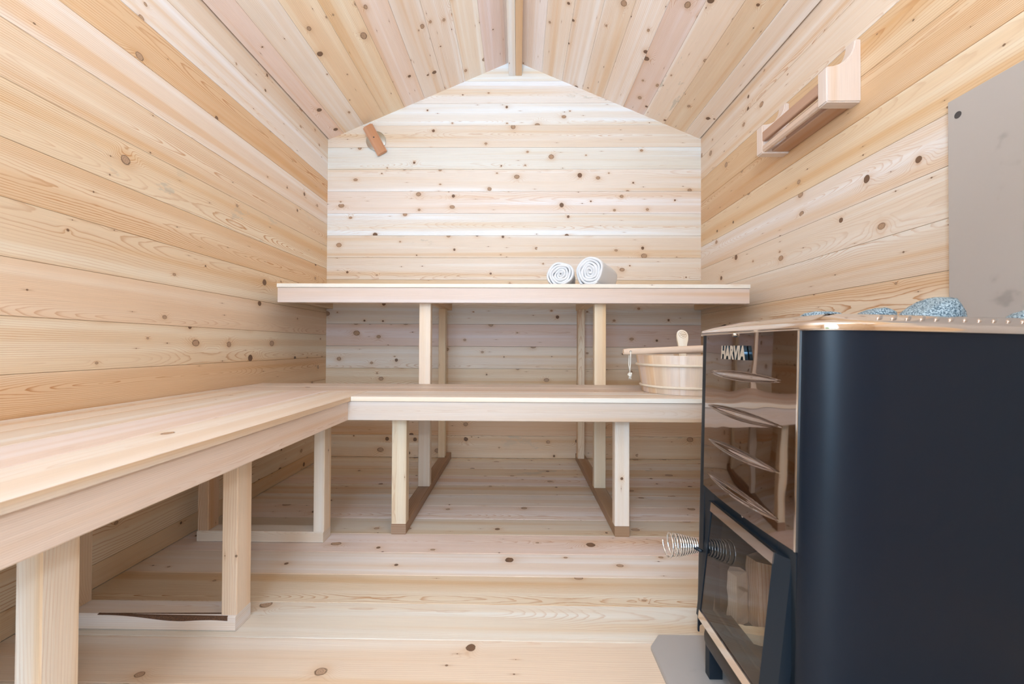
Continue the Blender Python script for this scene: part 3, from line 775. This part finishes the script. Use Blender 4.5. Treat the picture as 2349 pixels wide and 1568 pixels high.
# paddle handle, slightly leaning back
def lp_(a, b, d):   # a across, b up the handle, d thickness
    base = Vector((.6425, 1.645, BZ+.072)); up = Vector((.031, .080, .160)).normalized(); ac = Vector((1, 0, 0)); ac = (ac-up*ac.dot(up)).normalized(); nn = up.cross(ac).normalized()
    return base+ac*a+up*b-nn*d
pw = [(0, .011), (.05, .0125), (.10, .0145), (.125, .0175), (.145, .0215), (.160, .0228), (.172, .0222)]
L_ = .177
right = [(w_, b) for b, w_ in pw]
arc = [(.0222*math.cos(a), .172+.0215*math.sin(a)) for a in [PI*i/14 for i in range(1, 14)]]
poly = right+arc+[(-w_, b) for b, w_ in reversed(pw)]
bm = new_bm(); prism(bm, poly, -.0045, .0045, lp_)
bmesh.ops.bevel(bm, geom=[e for e in bm.edges if len(e.link_faces) == 2 and min(len(f.verts) for f in e.link_faces) == 4 and max(len(f.verts) for f in e.link_faces) > 4], offset=.002, segments=2, affect='EDGES')
bmesh.ops.recalc_face_normals(bm, faces=bm.faces); paint(bm, (.84, .72, .57), udir=2); obj('handle', bm, PALE, ld, 40)
BURN = simple('burned_mark', (.42, .23, .11), .8)
bm = new_bm(); cz = .170
def sgn_front(d): return d
FD = .0047
for rad_, tk in ((.0150, .0006),):
    tube(bm, [lp_(rad_*math.cos(2*PI*k/40), cz+rad_*math.sin(2*PI*k/40), FD) for k in range(40)], tk, 6, closed=True)
for row, (b0, hw, am) in enumerate(((.0080, .0085, .0006), (.0012, .0118, .0022), (-.0062, .0095, .0016))):
    n = 40; tube(bm, [lp_(-hw+2*hw*i/n, cz+b0+.0012*math.sin(i*.2)+am*math.sin(i*(1.5+row*.4)), FD) for i in range(n+1)], .00045, 5)
obj('burned_mark', bm, BURN, ld)
bm = new_bm(); prof = []
for i in range(9):
    a = -PI/2+PI/2*i/8; prof.append((.042*math.cos(a)+.0002, .045+.040*math.sin(a)))
for i in range(8, -1, -1):
    a = -PI/2+PI/2*i/8; prof.append((.038*math.cos(a)+.0001, .046+.036*math.sin(a)))
lathe(bm, prof, (.664, 1.660, BZ+.0165), 28); bmesh.ops.recalc_face_normals(bm, faces=bm.faces); paint(bm, (.80, .66, .50), udir=2); obj('scoop', bm, PALE, ld, 50)

# ------------------------------------------------------------------ towels
TOW = simple('white_terry', (.90, .90, .92), .95, 0, .04, 700, .9, .1)
def towel(c, ang, turns, R_, L, flat, seed, label, a0=-.35):
    rr = random.Random(seed); bm = new_bm(); n = int(turns*46); t_ = (R_-.006)/turns*1.03; rings = []
    ax = Vector((math.sin(ang), math.cos(ang), 0)); sx = Vector((math.cos(ang), -math.sin(ang), 0))
    ph = [rr.uniform(0, 6) for _ in range(8)]
    m_ = 6
    for i in range(n+1):
        q = i/n; th_ = 2*PI*turns*q+a0-2*PI*turns; r = .006+(R_-.006)*q-t_/2
        r += (.0034*math.sin(th_*2+ph[0]+q*2)+.0022*math.sin(th_*3+ph[1]+q*9)+.0015*math.sin(th_*5+ph[5]))*q
        ring = []
        tt = t_*(1 if .012 < q < .988 else .55)*(1+.10*math.sin(th_*4.3+ph[6]+q*20))
        # cross-section: rounded strip from the front edge to the back edge of the towel
        prof = []
        for k in range(m_+1):
            a = PI/2+PI*k/m_; prof.append((tt/2*math.cos(a), tt/2*math.sin(a)))
        mid = 7
        front = [(-L/2+tt/2+p[0]*1.0, p[1]) for p in prof]
        low = [(-L/2+tt/2+(L-tt)*k/mid, -tt/2) for k in range(1, mid)]
        back = [(L/2-tt/2-p[0], -p[1]) for p in prof]
        high = [(L/2-tt/2-(L-tt)*k/mid, tt/2) for k in range(1, mid)]
        e1 = .0035*math.sin(th_*1.3+ph[2])+.003*math.sin(q*31+ph[3])
        for (l, h) in front+low+back+high:
            rad = r+h+.0012*math.sin(l*40+th_*2+ph[4])
            x, z = rad*math.cos(th_)*1.03, rad*math.sin(th_)
            if z < -R_*flat: z = -R_*flat-(-R_*flat-z)*.25*0
            sag = 0
            p = Vector(c)+sx*x+ax*(l+(e1 if l < 0 else 0))+Vector((0, 0, z+R_*flat)); ring.append(bm.verts.new(p))
        rings.append(ring)
    k_ = len(rings[0])
    for i in range(n):
        for k in range(k_): bm.faces.new((rings[i][k], rings[i][(k+1) % k_], rings[i+1][(k+1) % k_], rings[i+1][k]))
    bm.faces.new(rings[0][::-1]); bm.faces.new(rings[-1])
    return tag(obj('rolled_towel', bm, TOW, None, True), label, 'towel', 'rolled towels on the upper bench')
ZT = ZU+.0006
towel((.2165, 2.052, ZT), .16, 5.3, .0625, .29, .80, 2, 'smaller rolled white towel, left of the pair on the upper bench', -2.2)
towel((.3900, 2.040, ZT), .44, 5.6, .0705, .31, .90, 5, 'larger rolled white towel, right of the pair on the upper bench', -1.0)

# ------------------------------------------------------------------ wall rack on the right
RK = (.82, .68, .62)
rk = thing('wall_rack', 'pinkish wooden rack with two end brackets high on the right wall', 'rack', (1.10, 1.56, 1.48))
for y0, y1 in ((1.3660, 1.4090), (1.7250, 1.7670)):
    # outline in (x, z): square foot, front face, concave sweep up to the wall
    z0, zf, zt_ = 1.4790, 1.597, 1.686; poly = [(XR-.0008, z0), (1.000, z0), (1.000, zf)]
    poly += [(1.008, zf)]
    cx, cz_ = 1.022, 1.686
    for i in range(1, 11):
        a = PI/2*i/11; poly.append((1.008+.084*math.sin(a), 1.597+.088*(1-math.cos(a))))
    poly += [(1.092, zt_), (XR-.0008, zt_)]
    bm = new_bm(); prism(bm, poly, y0, y1, lambda a, b, d: (a, d, b)); bmesh.ops.recalc_face_normals(bm, faces=bm.faces)
    bmesh.ops.bevel(bm, geom=[e for e in bm.edges if e.calc_face_angle(0) > .6 and min(v.co.x for v in e.verts) < XR-.01], offset=.004, segments=3, affect='EDGES')
    bmesh.ops.recalc_face_normals(bm, faces=bm.faces); paint(bm, jit(RK, .02), udir=2); obj('end_bracket', bm, CLEAR, rk, 40)
RD = (.52, .33, .24)  # dark brown puts the shade on the upper slat into its colour
lum('slat', rk, (1.0010, 1.0190, 1.4092, 1.7248, 1.5260, 1.5660), 'y', RD, CLEAR, .003)['label'] = 'upper slat with its shade painted in as brown'
lum('rail', rk, (1.0010, 1.0230, 1.4092, 1.7248, 1.4830, 1.5120), 'y', (.74, .55, .44), CLEAR, .007)
lum('bottom_board', rk, (1.0400, XR-.001, 1.4092, 1.7248, 1.4840, 1.4960), 'y', (.56, .35, .25), CLEAR, .002)
lum('back_board', rk, (XR-.013, XR-.001, 1.4092, 1.7248, 1.4965, 1.590), 'y', RD, CLEAR, .002)

# ------------------------------------------------------------------ air vent knob on the back wall
va = thing('air_vent', 'round metal air vent crossed by a slanted wooden handle, upper back wall', 'vent', (-.880, YB, 1.939))
vc = Vector((-.8790, YB, 1.9385))
bm = new_bm(); poly = []
lathe_pts = [(.0002, .0), (.058, .0), (.060, .002), (.060, .004), (.056, .006), (.0002, .0065)]
rings = [[bm.verts.new((vc.x+r*math.cos(2*PI*k/48), YB-.001-h, vc.z+r*math.sin(2*PI*k/48))) for k in range(48)] for r, h in lathe_pts]
for i in range(len(rings)-1):
    for k in range(48): bm.faces.new((rings[i][k], rings[i][(k+1) % 48], rings[i+1][(k+1) % 48], rings[i+1][k]))
obj('metal_disc', bm, ZINC, va, 40)
bm = new_bm(); box(bm, -.095, .095, -.030, -.0085, -.0325, .0325)
bmesh.ops.bevel(bm, geom=[e for e in bm.edges if abs((e.verts[0].co-e.verts[1].co).x) > .1], offset=.008, segments=2, affect='EDGES')
ang = math.radians(-61)
bmesh.ops.recalc_face_normals(bm, faces=bm.faces); paint(bm, (.66, .36, .22), udir=0)
ca, sa = math.cos(ang), math.sin(ang)
hv = obj('wooden_handle', bm, CLEAR, va, xf=lambda p: Vector((vc.x+p.x*ca-p.z*sa, YB+p.y, vc.z+p.x*sa+p.z*ca)))
bm = new_bm(); tube(bm, [(vc.x-.004, YB-.0302, vc.z+.010), (vc.x-.004, YB-.0320, vc.z+.010)], .0042, 14); obj('screw', bm, SCREW, hv)
